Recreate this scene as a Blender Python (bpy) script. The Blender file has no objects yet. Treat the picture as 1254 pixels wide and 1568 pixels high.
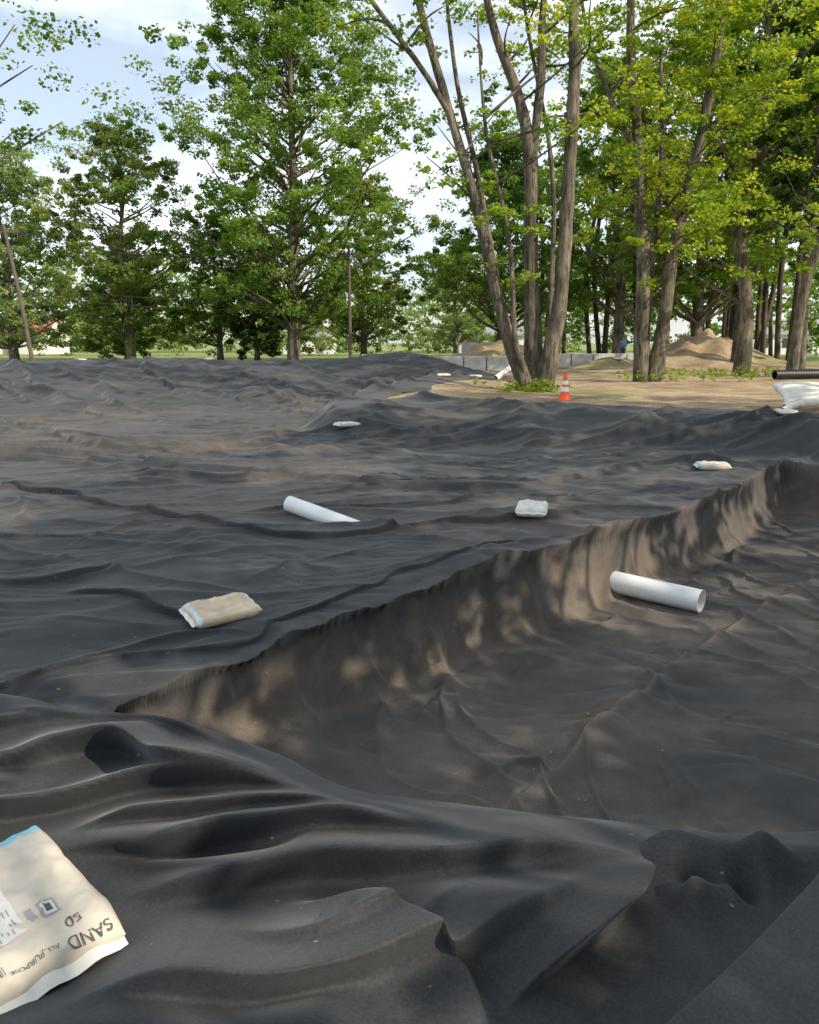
import bpy, math, numpy as np, time, bmesh
from mathutils import Vector, Matrix
T0=time.time()
R=math.radians
scene=bpy.context.scene
def link(o,parent=None):
    scene.collection.objects.link(o)
    if parent: o.parent=parent
    return o
def empty(name,loc=(0,0,0),rz=0):
    e=bpy.data.objects.new(name,None); e.location=loc; e.rotation_euler=(0,0,rz); e.empty_display_size=.2; return link(e)
# ---------------------------------------------------------------- noise
_P={}
def perlin(x,y,seed=0):
    if seed not in _P:
        r=np.random.default_rng(seed+100); _P[seed]=(r.permutation(256),r.uniform(0,2*np.pi,256))
    pm,an=_P[seed]; gx=np.cos(an);gy=np.sin(an)
    x=np.asarray(x,float);y=np.asarray(y,float)
    xi=np.floor(x).astype(np.int64);yi=np.floor(y).astype(np.int64);xf=x-xi;yf=y-yi
    def g(i,j,dx,dy):
        h=pm[(pm[i&255]+j)&255]; return gx[h]*dx+gy[h]*dy
    u=xf*xf*xf*(xf*(xf*6-15)+10);v=yf*yf*yf*(yf*(yf*6-15)+10)
    a=g(xi,yi,xf,yf);b=g(xi+1,yi,xf-1,yf);c=g(xi,yi+1,xf,yf-1);d=g(xi+1,yi+1,xf-1,yf-1)
    return ((a*(1-u)+b*u)*(1-v)+(c*(1-u)+d*u)*v)*1.5
def S(t):
    t=np.clip(t,0,1); return t*t*(3-2*t)
def seg_dist(X,Y,pts,closed=False):
    best=np.full(X.shape,1e9);side=np.zeros(X.shape);arc=np.zeros(X.shape);L=0
    P=list(pts)+([pts[0]] if closed else [])
    for (ax,ay),(bx,by) in zip(P[:-1],P[1:]):
        dx,dy=bx-ax,by-ay;l2=dx*dx+dy*dy+1e-12;l=math.sqrt(l2)
        t=np.clip(((X-ax)*dx+(Y-ay)*dy)/l2,0,1)
        ex=X-ax-t*dx;ey=Y-ay-t*dy;d=ex*ex+ey*ey
        m=d<best;best=np.where(m,d,best);side=np.where(m,np.sign(dx*ey-dy*ex),side);arc=np.where(m,L+t*l,arc);L+=l
    return np.sqrt(best),side,arc,L
def inside(X,Y,poly):
    r=np.zeros(X.shape,bool);n=len(poly)
    for i in range(n):
        x1,y1=poly[i];x2,y2=poly[(i+1)%n]
        if y1==y2: continue
        r^=((y1>Y)!=(y2>Y))&(X<(x2-x1)*(Y-y1)/(y2-y1)+x1)
    return r
def smooth(pts,n=6):
    P=np.array(pts,float);out=[]
    for i in range(len(P)-1):
        p0=P[max(i-1,0)];p1=P[i];p2=P[i+1];p3=P[min(i+2,len(P)-1)]
        for k in range(n):
            t=k/n; out.append(.5*((2*p1)+(-p0+p2)*t+(2*p0-5*p1+4*p2-p3)*t*t+(-p0+3*p1-3*p2+p3)*t**3))
    out.append(P[-1]); return np.array(out)
# ---------------------------------------------------------------- pond layout (metres)
RIM=[(-16,2.2),(-9,2.6),(-1.6,2.95),(-.9,2.75),(-.2,2.35),(.4,2.12),(1,2.0),(1.6,2.0),(3,2.1),(6.5,3),(8.4,7),(8.1,13),(7.9,16.6),(6.4,17.6),(3.5,19.3),(.4,21.3),(-1,19.8),(-1.6,18.6),(-1.9,20.5),(-.8,23.5),(.8,28),(3.0,33),(3.3,36.5),(0,39),(-6,40),(-12,39.5),(-20,36),(-27,30),(-28,18),(-24,6)]
SHELF=[(-14,4.2),(-8,3.9),(-1.9,3.8),(-1.1,3.5),(0,3.2),(1.5,3.0),(3,3.1),(6.3,4),(7.5,7),(7.3,12),(7.1,14.3),(4.5,14.9),(2,15.5),(-.5,16.6),(-2.2,17.4),(-2.9,20),(-2.6,23),(-1.6,27),(.4,32),(-1.5,31),(-5,25.5),(-10,22),(-17,20),(-21,16),(-20,8)]
PTOP=[(-1.70,4.22),(-1.33,4.67),(-.72,5.55),(.07,6.45),(.90,7.25),(1.72,8.0),(2.55,8.85),(3.62,9.95),(5,11.6),(6.5,13.7),(7.35,12),(7.55,7),(6,3.1),(3,2.4),(1,2.2),(0,2.45),(-.6,2.9),(-1.15,3.3),(-1.65,3.6)]
PBASE=[(-1.50,4.10),(-1.14,4.45),(-.50,5.27),(.30,6.18),(1.13,7.0),(1.95,7.74),(2.76,8.54),(3.84,9.64),(5.2,11.2),(6.3,12.8),(6.7,12),(6.8,8),(6.0,4.5),(3,3.3),(1,3.2),(0,3.3),(-.7,3.6),(-1.3,3.85)]
SEAM=[(7.4,11.4),(5.9,10.1),(4.97,9.2),(2.45,6.58),(1.14,4.97),(.38,4.0)]
def rimz(x,y):
    z=.62*S((y-20)/12)*S((3.5-x)/6+.2)
    return z+.5*np.exp(-((x-.2)/2.6)**2-((y-38.5)/3.)**2)
def terrain(x,y,dR,inR):
    out=np.where(inR,0,dR)
    z=rimz(x,y)*np.exp(-(np.maximum(out-1,0)/5)**2)
    z=z+1.5*np.exp(-((x-6)/3.4)**2-((y-53)/2.5)**2)*(1+.5*perlin(x*.8,y*.8,3))
    z=z+2.0*np.exp(-((x-19)/3.8)**2-((y-52)/3.)**2)*(1+.4*perlin(x*.8,y*.8,4))
    z=z+.7*np.exp(-((x-12.)/2.2)**2-((y-47)/2.)**2)
    z=z+(.05*perlin(x*.35,y*.35,5)+.02*perlin(x*1.7,y*1.7,6))*S(out/1.5)
    return z
def pond(x,y):
    dR,_,_,_=seg_dist(x,y,RIM,True);iR=inside(x,y,RIM)
    dS,_,_,_=seg_dist(x,y,SHELF,True);iS=inside(x,y,SHELF)
    a=np.where(iR,dR,0);b=np.where(iS,0,dS);t1=a/(a+b+1e-6)
    dT,_,_,_=seg_dist(x,y,PTOP,True);iT=inside(x,y,PTOP)
    dB,_,_,_=seg_dist(x,y,PBASE,True);iB=inside(x,y,PBASE)
    return dR,iR,dS,iS,t1,dT,iT,dB,iB
# ---------------------------------------------------------------- materials
def newmat(name):
    m=bpy.data.materials.new(name);m.use_nodes=True
    return m,m.node_tree,m.node_tree.nodes['Principled BSDF']
def nd(nt,t,**k):
    n=nt.nodes.new(t)
    for a,b in k.items(): setattr(n,a,b)
    return n
def noise(nt,scale,detail=4,rough=.55,vec=None):
    n=nt.nodes.new('ShaderNodeTexNoise');n.inputs['Scale'].default_value=scale;n.inputs['Detail'].default_value=detail;n.inputs['Roughness'].default_value=rough
    if vec is None:
        tc=nt.nodes.new('ShaderNodeTexCoord');vec=tc.outputs['Object']
    nt.links.new(vec,n.inputs['Vector']);return n
def ramp(nt,src,stops):
    r=nt.nodes.new('ShaderNodeValToRGB');e=r.color_ramp.elements
    while len(e)<len(stops): e.new(.5)
    for i,(p,c) in enumerate(stops):
        e[i].position=p;e[i].color=(*c,1) if hasattr(c,'__len__') else (c,c,c,1)
    nt.links.new(src,r.inputs[0]);return r
def mixc(nt,fac,a,b,mode='MIX'):
    m=nt.nodes.new('ShaderNodeMix');m.data_type='RGBA';m.blend_type=mode
    for s,v in ((0,fac),(6,a),(7,b)):
        if hasattr(v,'is_linked'): nt.links.new(v,m.inputs[s])
        else: m.inputs[s].default_value=v if s==0 else (*v,1)
    return m.outputs[2]
def bump(nt,b,h,strength=.3,dist=.01):
    n=nt.nodes.new('ShaderNodeBump');n.inputs['Strength'].default_value=strength;n.inputs['Distance'].default_value=dist
    nt.links.new(h,n.inputs['Height']);nt.links.new(n.outputs[0],b.inputs['Normal'])
def simple(name,col,rough=.7,var=.2,scale=8,bs=0,bsc=60):
    m,nt,b=newmat(name);n=noise(nt,scale,2)
    c=tuple(max(0,v*(1-var)) for v in col);d=tuple(min(1,v*(1+var)) for v in col)
    r=ramp(nt,n.outputs[0],[(.3,c),(.7,d)]);nt.links.new(r.outputs[0],b.inputs['Base Color']);b.inputs['Roughness'].default_value=rough
    if bs: bump(nt,b,noise(nt,bsc,2).outputs[0],bs,.02)
    return m
# liner: dark non-woven geotextile, dusted with tan soil
M_LINER,nt,b=newmat('geotextile')
at=nd(nt,'ShaderNodeAttribute',attribute_name='dust')
n2=noise(nt,110,2,.7);n3=noise(nt,4,5,.65)
dark=ramp(nt,n3.outputs[0],[(.3,(.032,.035,.038)),(.7,(.049,.052,.054))]).outputs[0]
dust=ramp(nt,n3.outputs[0],[(.25,(.13,.105,.082)),(.75,(.24,.19,.145))]).outputs[0]
c=mixc(nt,at.outputs['Fac'],dark,dust)
sp=ramp(nt,n2.outputs[0],[(.3,(.78,.78,.78)),(.7,(1.22,1.22,1.22))]).outputs[0]
c=mixc(nt,1.0,c,sp,'MULTIPLY')
n5=noise(nt,30,1,.5);sp2=ramp(nt,n5.outputs[0],[(.785,0),(.80,.5)]).outputs[0]
c=mixc(nt,sp2,c,(.30,.29,.27))
nt.links.new(c,b.inputs['Base Color']);b.inputs['Roughness'].default_value=.78;b.inputs['Specular IOR Level'].default_value=.25
b.inputs['Sheen Weight'].default_value=.12;b.inputs['Sheen Roughness'].default_value=.4
bump(nt,b,n2.outputs[0],.3,.004)
# ground
M_GROUND,nt,b=newmat('ground_soil_grass')
at=nd(nt,'ShaderNodeAttribute',attribute_name='grass')
n1=noise(nt,.6,5,.6);n2=noise(nt,14,4,.7)
soil=ramp(nt,n1.outputs[0],[(.3,(.20,.135,.085)),(.5,(.38,.27,.165)),(.72,(.52,.41,.26))]).outputs[0]
soil=mixc(nt,1.0,soil,ramp(nt,n2.outputs[0],[(.3,(.45,.45,.45)),(.7,(1.3,1.3,1.25))]).outputs[0],'MULTIPLY')
gr=ramp(nt,n1.outputs[0],[(.3,(.15,.21,.05)),(.7,(.28,.32,.09))]).outputs[0]
gr=mixc(nt,1.0,gr,ramp(nt,n2.outputs[0],[(.3,(.7,.7,.7)),(.7,(1.2,1.2,1.2))]).outputs[0],'MULTIPLY')
nt.links.new(mixc(nt,at.outputs['Fac'],soil,gr),b.inputs['Base Color']);b.inputs['Roughness'].default_value=.95
bump(nt,b,n2.outputs[0],.6,.05)
def bark(name,a,bb,moss=0):
    m,nt,b=newmat(name);tc=nd(nt,'ShaderNodeTexCoord');mp=nd(nt,'ShaderNodeMapping');mp.inputs['Scale'].default_value=(11,11,1.8)
    nt.links.new(tc.outputs['Object'],mp.inputs[0]);n=noise(nt,1,5,.75,mp.outputs[0]);n2=noise(nt,1.1,3)
    c=ramp(nt,n.outputs[0],[(.36,a),(.62,bb)]).outputs[0]
    c=mixc(nt,1.0,c,ramp(nt,n2.outputs[0],[(.35,(.5,.53,.45)),(.65,(1.25,1.2,1.1))]).outputs[0],'MULTIPLY')
    nt.links.new(c,b.inputs['Base Color']);b.inputs['Roughness'].default_value=.95;bump(nt,b,n.outputs[0],1.,.08);return m
M_BARK=bark('bark_grey',(.045,.038,.030),(.25,.215,.17))
M_BARKD=bark('bark_dark',(.035,.028,.022),(.14,.11,.085))
def leafmat(name,c0,c1,c2,trans=.45):
    m,nt,b=newmat(name);nt.nodes.remove(b);out=[n for n in nt.nodes if n.type=='OUTPUT_MATERIAL'][0]
    at=nd(nt,'ShaderNodeAttribute',attribute_name='tint')
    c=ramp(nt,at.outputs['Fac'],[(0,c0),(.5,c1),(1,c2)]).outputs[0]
    d=nd(nt,'ShaderNodeBsdfDiffuse');t=nd(nt,'ShaderNodeBsdfTranslucent');mx=nd(nt,'ShaderNodeMixShader')
    hs=mixc(nt,1.0,c,(1.7,1.6,.7),'MULTIPLY')
    nt.links.new(c,d.inputs[0]);nt.links.new(hs,t.inputs[0]);mx.inputs[0].default_value=trans
    nt.links.new(d.outputs[0],mx.inputs[1]);nt.links.new(t.outputs[0],mx.inputs[2]);nt.links.new(mx.outputs[0],out.inputs[0]);return m
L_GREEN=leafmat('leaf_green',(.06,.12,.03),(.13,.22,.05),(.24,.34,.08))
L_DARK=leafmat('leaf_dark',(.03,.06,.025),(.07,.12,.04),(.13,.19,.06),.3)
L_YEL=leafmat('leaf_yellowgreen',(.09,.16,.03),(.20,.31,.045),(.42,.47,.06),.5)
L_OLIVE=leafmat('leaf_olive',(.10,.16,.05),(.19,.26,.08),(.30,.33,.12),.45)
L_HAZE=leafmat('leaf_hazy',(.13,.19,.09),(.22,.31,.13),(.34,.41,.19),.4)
# ---------------------------------------------------------------- mesh helper
def np_mesh(name,V,F,mats,attrs=None,midx=None,smooth_=True,parent=None):
    m=bpy.data.meshes.new(name);V=np.ascontiguousarray(V,np.float32);F=np.ascontiguousarray(F,np.int32)
    nv,nf,k=len(V),len(F),F.shape[1]
    m.vertices.add(nv);m.vertices.foreach_set('co',V.ravel())
    m.loops.add(nf*k);m.loops.foreach_set('vertex_index',F.ravel())
    m.polygons.add(nf);m.polygons.foreach_set('loop_start',np.arange(0,nf*k,k,dtype=np.int32))
    for mt in mats:m.materials.append(mt)
    if midx is not None:m.polygons.foreach_set('material_index',np.ascontiguousarray(midx,np.int32))
    sm=np.ones(nf,bool) if smooth_ is True else (np.zeros(nf,bool) if smooth_ is False else smooth_)
    m.polygons.foreach_set('use_smooth',sm)
    for nme,(dom,arr) in (attrs or {}).items():
        a=m.attributes.new(nme,'FLOAT',dom);a.data.foreach_set('value',np.ascontiguousarray(arr,np.float32))
    m.update(calc_edges=True);o=bpy.data.objects.new(name,m);return link(o,parent)
def grid_faces(nr,nc,wrap=False):
    i=np.arange(nr*nc).reshape(nr,nc)
    if wrap:i=np.concatenate([i,i[:,:1]],1)
    return np.stack([i[:-1,:-1],i[:-1,1:],i[1:,1:],i[1:,:-1]],-1).reshape(-1,4)
# ---------------------------------------------------------------- liner
a1=np.radians(np.concatenate([np.linspace(-75,-34,60,endpoint=False),np.linspace(-34,34,800,endpoint=False),np.linspace(34,75,60)]))
def logs(a,b,k): return np.exp(np.arange(math.log(a),math.log(b),k))
rr=np.concatenate([logs(1.25,5.2,.0028),logs(5.2,12.5,.0017),logs(12.5,46,.0034)])
CX,CY=0,-1.
X=CX+rr[:,None]*np.sin(a1)[None,:];Y=CY+rr[:,None]*np.cos(a1)[None,:]
shape=X.shape;X=X.ravel();Y=Y.ravel()
DX=np.zeros_like(X);DY=np.zeros_like(X)
dR,iR,dS,iS,t1,dT,iT,dB,iB=pond(X,Y)
s=(X*.66+Y*.75);q=(X*.75-Y*.66)
sw=s+.25*perlin(s*1.1,q*1.4,24)
pl=.04*perlin(sw*1.0,q*.3,21)+.13*(.35-np.abs(perlin(sw*1.8,q*.4,22)))+.04*(.3-np.abs(perlin(sw*4.2,q*.6,23)))
pl=pl*np.where(Y<3.6,.5,1)
bb=np.where(iB,0,dB)
wtot=np.where(iT,dT,0)+bb
t2=np.clip((np.where(iT,dT,-dT)+pl*S((np.where(iT,dT,-dT)-.02)/.12)*S(1.25-np.where(iT,dT,0)/(wtot+1e-6)))/(wtot+1e-6),0,1)
t2=np.where(iB,1,t2)
near=np.exp(-((X+1.4)/1.1)**2-((Y-4.4)/1.0)**2)
SH=-.575
z=rimz(X,Y)*(1-S(t1))+SH*S(t1)
nearbank=S((3.9-Y)/.3)
wallprof=(1-(1-t2)**3.8)*(1-nearbank)+S(t2)*nearbank
z=z-(.73-.20*near)*wallprof
z+=S(dR/1.0)*(.02*perlin(X*.4,Y*.4,31)+.006*perlin(X*1.2,Y*1.2,32))
shelfm=np.where(iT,0,1)*S(dR/.6)*S((Y-3.3)/.5)
floorm=np.where(iT,S(t2*2-1),0)
def wr(th,fa,fc,seed,kind=0):
    u=X*math.cos(th)+Y*math.sin(th);v=-X*math.sin(th)+Y*math.cos(th)
    v=v+.22*perlin(u*.6,v*.6,seed+1)/max(1,fc/4)+.12*perlin(u*.25,v*.5,seed+2)
    n=perlin(u*fa,v*fc,seed)
    if kind==0: return np.sqrt(n*n+.0008)
    return 1/(1+(n/.07)**2)
def msk(f,seed,lo=.0,g=2.2): return S(perlin(X*f,Y*f*1.0,seed)*g+.5+lo)
nf=S((17-Y)/5)
for th,sd_ in ((.12,200),(.75,210),(-.45,220),(.35,230)):
    m=msk(.33,sd_+5,-.2)
    z+=shelfm*m*(.045*wr(th,.24,1.2,sd_)+.045*wr(th,.18,.8,sd_+20,1))
    z+=shelfm*nf*m*msk(.6,sd_+6,-.1)*(.020*wr(th+.1,.5,3.2,sd_+50))
    z+=shelfm*nf*msk(.8,sd_+7,-.4)*(.011*wr(th-.1,1.0,7,sd_+70))
z+=shelfm*.035*wr(.25,.14,.55,290,1)
bank=np.where(iR,S(4*t1*(1-t1)*1.5),0)*np.where(Y>12,1,0)
far=S((Y-20)/3)
z+=bank*far*(.24*wr(-.95,.045,.26,300,1)+.07*wr(-.8,.05,.3,310)*msk(.12,311)+.13*wr(-1.1,.05,.4,320,1)*msk(.12,321))
nb=bank*(1-far)
z+=nb*(.17*wr(.45,.14,.6,340,1)*msk(.3,341,.1)+.12*wr(.2,.16,.7,360,1)*msk(.3,361)+.04*wr(.3,.2,1.0,350)*msk(.4,351))
z+=floorm*(.020*wr(.86,.16,.8,380,1)+.004*wr(.9,.3,2.2,381)+.018*wr(1.5,.22,.9,382,1)*msk(.6,383,-.15)+.008*perlin(X*.9,Y*.9,63))
z+=floorm*msk(.7,384,-.3)*(.010*wr(.2,.5,2.2,385)+.004*wr(1.2,1.,5,386))
foot=np.where(iT,np.exp(-bb/.25),0)*np.where(Y>3.9,1,0)*S(t2*1.6)
z+=foot*(.06*np.abs(perlin(sw*1.7,q*.6,64))+.06/(1+(perlin(sw*1.5+q*.8,q*.4,65)/.08)**2)+.02*np.abs(perlin(sw*4.0-q*2,q*1.2,66)))
wall=np.where(iT,S(t2*5)*S((1-t2)*2),0)*np.where(Y>3.7,1,0)
z+=wall*(.04*perlin(sw*1.8+q*1.2,q*1.2,71)+.06*(.3-np.abs(perlin(sw*3.0+q*1.2,q*1.3,72)))+.08/(1+(perlin(sw*1.5-q*1.2,q*1.0,73)/.07)**2))
# hem of the upper sheet hanging over the shelf edge
edge=np.where(iT,0,1)*np.where(Y>4.0,1,0)*np.where(X<7.0,1,0)
lip=np.exp(-(dT/.05)**2)*edge
hem=.5+.9*np.abs(perlin(s*1.5,0*s,75))
z+=lip*(.025+.02*perlin(s*1.4,0*s,74))
lw=np.exp(-(dT/.035)**2)*edge
DX+=lw*.66*.07*hem;DY-=lw*.75*.07*hem;z-=lw*.025*hem
flat=1-np.exp(-(((X+1.0)**2+(Y-1.8)**2)/.33**2)**2)
def add(pts,amp,w1,w2=None,ends=.25,p=1.5,sm=5,warp=.04,sd=80,var=.5,lean=0.):
    global z
    w2=w2 or w1;P=smooth(pts,sm);mw=4*max(w1,w2)
    x0,y0=P.min(0)-mw;x1,y1=P.max(0)+mw
    m=np.where((X>x0)&(X<x1)&(Y>y0)&(Y<y1))[0]
    if len(m)==0: return
    f=2.2 if warp<.15 else .5
    xs=X[m]+warp*perlin(X[m]*f,Y[m]*f,sd);ys=Y[m]+warp*perlin(X[m]*f+7,Y[m]*f,sd)
    d,sg,ar,L=seg_dist(xs,ys,[tuple(k) for k in P])
    w=np.where(sg>0,w1,w2);e=S(ar/(ends*L))*S((L-ar)/(ends*L))
    h=amp*np.exp(-(d/w)**p)*e*(1-var/2+var*perlin(ar*(2. if warp<.15 else .4),0*ar+sd,81))*flat[m]
    z[m]+=h
    if lean:
        cx,cy=P[-1]-P[0];l=math.hypot(cx,cy)+1e-9;sgn=1 if w1<w2 else -1
        DX[m]+=sgn*(-cy/l)*lean*h;DY[m]+=sgn*(cx/l)*lean*h
def step(pts,amp,decay,sm=5,wav=.03,lipw=.03,sgn=1,f=1.2,roll=.9):
    global z
    P=smooth(pts,sm);x0,y0=P.min(0)-3*decay;x1,y1=P.max(0)+3*decay
    m=np.where((X>x0)&(X<x1)&(Y>y0)&(Y<y1))[0]
    xs=X[m]+wav*perlin(X[m]*f,Y[m]*f,91);ys=Y[m]+wav*perlin(X[m]*f,Y[m]*f+4,92)
    d,sg,ar,L=seg_dist(xs,ys,[tuple(k) for k in P]);sg=sg*sgn
    e=S(ar/.4)*S((L-ar)/.4);am=amp*(.85+.5*perlin(ar*1.1,0*ar,93))
    h=am*e*np.where(sg>0,S(d/lipw)*np.exp(-(d/decay)**1.3),0)
    z[m]+=h;k=np.exp(-d/(lipw*2))
    cx,cy=P[-1]-P[0];l=math.hypot(cx,cy)
    DX[m]-=sgn*(-cy/l)*h*roll*k;DY[m]-=sgn*(cx/l)*h*roll*k
# foreground folds: heavy loose rolls of spare fabric
FG=S((3.5-Y)/.6)
z+=flat*FG*(.04*perlin(X*.9,Y*1.0,101)+.05*wr(-.15,.35,1.1,400,1)*msk(.7,401)+.045*wr(.5,.35,1.2,410)*msk(.7,411)+.03*wr(-.6,.5,1.8,420)*msk(.8,421)+.005*wr(.1,1.2,5,430))
F=[([(-2.6,3.1),(-1.7,3.05),(-1.43,3.13),(-1.0,2.92),(-.58,2.78),(-.3,2.57),(-.10,2.30)],.085,.07,.10,0),
([(-2.2,2.50),(-1.5,2.58),(-1.3,2.74),(-1.1,2.76),(-.85,2.63),(-.54,2.56),(-.25,2.40)],.16,.10,.028,1.0),
([(-1.9,2.2),(-1.3,2.33),(-1.0,2.50),(-.77,2.52),(-.5,2.47),(-.25,2.34)],.17,.09,.026,1.0),
([(-1.1,2.20),(-.85,2.31),(-.6,2.38),(-.40,2.36),(-.15,2.26)],.15,.08,.026,1.0),
([(-1.3,2.02),(-1.0,2.12),(-.75,2.18),(-.5,2.24),(-.14,2.20),(.25,2.12)],.16,.10,.03,.9),
([(-1.0,1.92),(-.63,1.98),(-.36,2.04),(-.01,2.06),(.3,2.02),(.7,2.02)],.17,.16,.045,.8),
([(-.85,1.52),(-.55,1.62),(-.3,1.60),(.0,1.66),(.2,1.80),(.5,1.95)],.18,.20,.045,.8),
([(-1.2,1.38),(-.75,1.40),(-.5,1.42),(-.1,1.36),(.1,1.2)],.10,.12,.05,.5),
([(.66,2.08),(.56,1.93),(.45,1.79),(.30,1.64),(.2,1.45)],.20,.035,.13,.9),
([(.56,2.03),(.75,2.01),(.92,1.98),(1.15,2.0)],.17,.04,.07,0),
([(.66,1.84),(.78,1.90),(.95,1.94)],.11,.04,.06,0),
([(-.4,1.88),(-.15,1.76),(.1,1.57),(.15,1.3)],.09,.04,.12,.7),
([(-1.5,2.0),(-1.3,1.9),(-1.2,1.7)],.08,.05,.08,0),
([(-2.6,2.35),(-1.9,2.36),(-1.45,2.46),(-1.15,2.60)],.11,.10,.03,.8),
([(-2.6,2.8),(-1.9,2.78),(-1.5,2.9),(-1.2,2.86)],.09,.06,.025,.8),
([(-1.7,2.93),(-1.2,2.95),(-.85,2.80),(-.55,2.67)],.06,.05,.02,.8),
([(.72,1.96),(.85,1.93),(1.0,1.97)],-.12,.05,.05,0),
([(-.9,2.10),(-.6,2.16),(-.3,2.17)],-.05,.04,.04,0),
([(-.5,1.78),(-.2,1.72),(.0,1.80),(.15,1.92)],.05,.05,.02,.7)]
for i,(p_,am,w1,w2,ln) in enumerate(F): add(p_,am,w1,w2,sd=80+i%5,warp=.05,p=1.6,lean=ln,var=.35,ends=.3)
d,sg,ar,L=seg_dist(X,Y,[(.0,.6),(.35,1.27),(.70,1.55),(1.05,1.86),(1.6,2.15),(2.4,2.35)])
m=(Y<2.7)&(X>-.2)
z+=np.where(m&(sg<0),.20*S(d/.07)*np.exp(-d/1.1),0)
# overlapping sheet edges
step([(-6.1,11.6),(-3.5,9.68),(-1.37,8.14),(.09,8.6),(1.31,8.94),(2.3,9.3)],.085,.6,wav=.15,lipw=.03)
step([(-12,21),(-9.4,19.0),(-5.43,14.9),(-3.1,16.0),(-2.8,19)],.14,1.0,wav=.3,lipw=.12,f=.4,roll=0)
step([(-3.0,6.3),(-2.3,6.1),(-1.64,5.59),(-1.2,5.5)],.08,.35)
step([(-1.6,4.95),(-1.15,5.15),(-.95,5.55),(-.3,6.5),(.5,7.3),(1.3,8.0)],.045,.25,wav=.08,lipw=.02,f=2)
step([(-9,14.6),(-7.3,14.0),(-4.7,13.2),(-2.4,12.5),(-.26,11.2),(1.6,11.1),(4.0,12.9),(5.6,13.4)],.11,.8,wav=.3,lipw=.09,f=.4,roll=0)
step(SEAM,.05,.25,wav=.05,lipw=.02)
step([(-6,8.2),(-4,6.6),(-3.2,6.5),(-2.6,7.1)],.07,.4)
rng=np.random.default_rng(5)
def fam(n,xr,yr,an0,ansd,Lr,ar,wr_,cond=None,warp=.05,lean=.5,var=.5,curv=.22):
    for k in range(n):
        cx=rng.uniform(*xr);cy=rng.uniform(*yr)
        if cond and not cond(cx,cy): continue
        L_=rng.uniform(*Lr);an=rng.choice(an0)+rng.normal(0,ansd);c_=rng.normal(0,curv)
        pts=[(cx+L_*t*math.cos(an)-c_*t*t*L_*math.sin(an),cy+L_*t*math.sin(an)+c_*t*t*L_*math.cos(an)) for t in (-1,-.5,0,.5,1)]
        w=rng.uniform(*wr_);add(pts,rng.uniform(*ar),w*2,w,ends=.45,sd=80+k%7,warp=warp,sm=3,p=1.3,lean=lean,var=var)
offpit=lambda x,y: x<(y-5.5)*.8-1.2
fam(60,(-7,5),(4.6,15.5),[.12,.4,-.35,.8],.15,(.7,2.8),(.03,.075),(.018,.03),offpit)
fam(26,(-14,-2),(12,21),[-.12,.15],.12,(2.5,6),(.06,.13),(.05,.08),None,.2,.4,.2)
fam(30,(-20,0),(21,35),[-.9,-.75,-1.05],.08,(4,9),(.10,.22),(.10,.16),None,.3,.3,.15,.15)
fam(16,(-1,7.3),(15,17.4),[.35,.1,.6],.12,(1.4,3.2),(.07,.14),(.05,.09),None,.1,.4,.2)
fam(18,(1.,6),(4.5,9),[.85,.8,1.4,.2],.15,(.5,1.8),(.015,.035),(.018,.025),lambda x,y: x>(y-5.5)*.8+.8)
for k in range(24):
    sidx=rng.uniform(0,1);bx=-.5+5.6*sidx;by_=4.85+6.1*sidx
    an=rng.normal(.9,.25) if rng.random()<.7 else rng.normal(-.6,.4);L_=rng.uniform(.3,.9)
    pts=[(bx+L_*t*math.cos(an)*.5,by_+L_*t*math.sin(an)*.5) for t in (-1,-.3,.3,1)]
    add(pts,rng.uniform(.02,.06),.025,.05,ends=.4,sd=80+k%7,sm=3,lean=.3)
for pts,am in (([(1.65,3.8),(1.6,4.2),(1.75,4.9),(1.7,5.6)],.05),([(1.85,3.8),(1.8,4.4),(1.9,5.2)],.04),([(1.05,4.6),(.75,4.8),(.55,4.6)],.06),([(2.6,5.6),(2.3,5.4),(2.2,5.0)],.03),([(-6,10.5),(-4.9,9.9),(-4.6,8.5)],.07),([(-3.5,7.8),(-2.9,8.8),(-2.4,8.9)],.07),([(-4.2,7.3),(-3.6,7.0),(-3.1,7.6)],.06),([(-.62,8.5),(-.2,8.45),(.2,8.3)],.09)):
    add(pts,am,.035,.05,ends=.35,lean=.3)
gz=terrain(X,Y,dR,iR)
lz=np.where(iR,0,dR)
fgm=S((3.2-Y)/.5)*S((7-np.abs(X))/1.5)
cover=np.maximum(S(1-(lz-.3)/.7),fgm)
zl=np.where(iR,z,z*cover+(gz+.012)*(1-cover))
dsm,_,_,_=seg_dist(X,Y,[tuple(k) for k in smooth(SEAM,5)])
dustv=-.05+.26*perlin(X*.3,Y*.35,111)+.20*perlin(X*1.1+.5*perlin(X*2,Y*2,114),Y*1.6,112)+.50*wall+.19*S((Y-4.5)/5)*shelfm*(1-.8*bank)+.06*floorm+.28*foot
dustv+=.45*np.exp(-(dsm/.035)**2)+.25*np.exp(-(dT/.05)**2)*np.where(Y>4.2,1,0)
dustv=np.where(Y<3.6,dustv*.5,dustv);dustv=np.clip(dustv,0,.95)
lim=.95+.35*perlin(X*.9,Y*.9,113)
keep=(iR|(dR<lim)|(fgm>.5)).reshape(shape)
F4=grid_faces(*shape);kp=keep.ravel()[F4].all(1);F4=F4[kp][:,::-1]
used=np.unique(F4);remap=np.full(X.size,-1);remap[used]=np.arange(used.size)
np_mesh('pond_liner_fabric',np.stack([X+DX,Y+DY,zl],-1)[used],remap[F4],[M_LINER],{'dust':('POINT',dustv[used])})
print('liner',shape,time.time()-T0)
ZG=zl.reshape(shape)
def lh(x,y):
    r=math.hypot(x-CX,y-CY);an=math.atan2(x-CX,y-CY)
    i=np.searchsorted(rr,r);j=np.searchsorted(a1,an)
    return float(ZG[min(max(i,0),shape[0]-1),min(max(j,0),shape[1]-1)])
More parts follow.
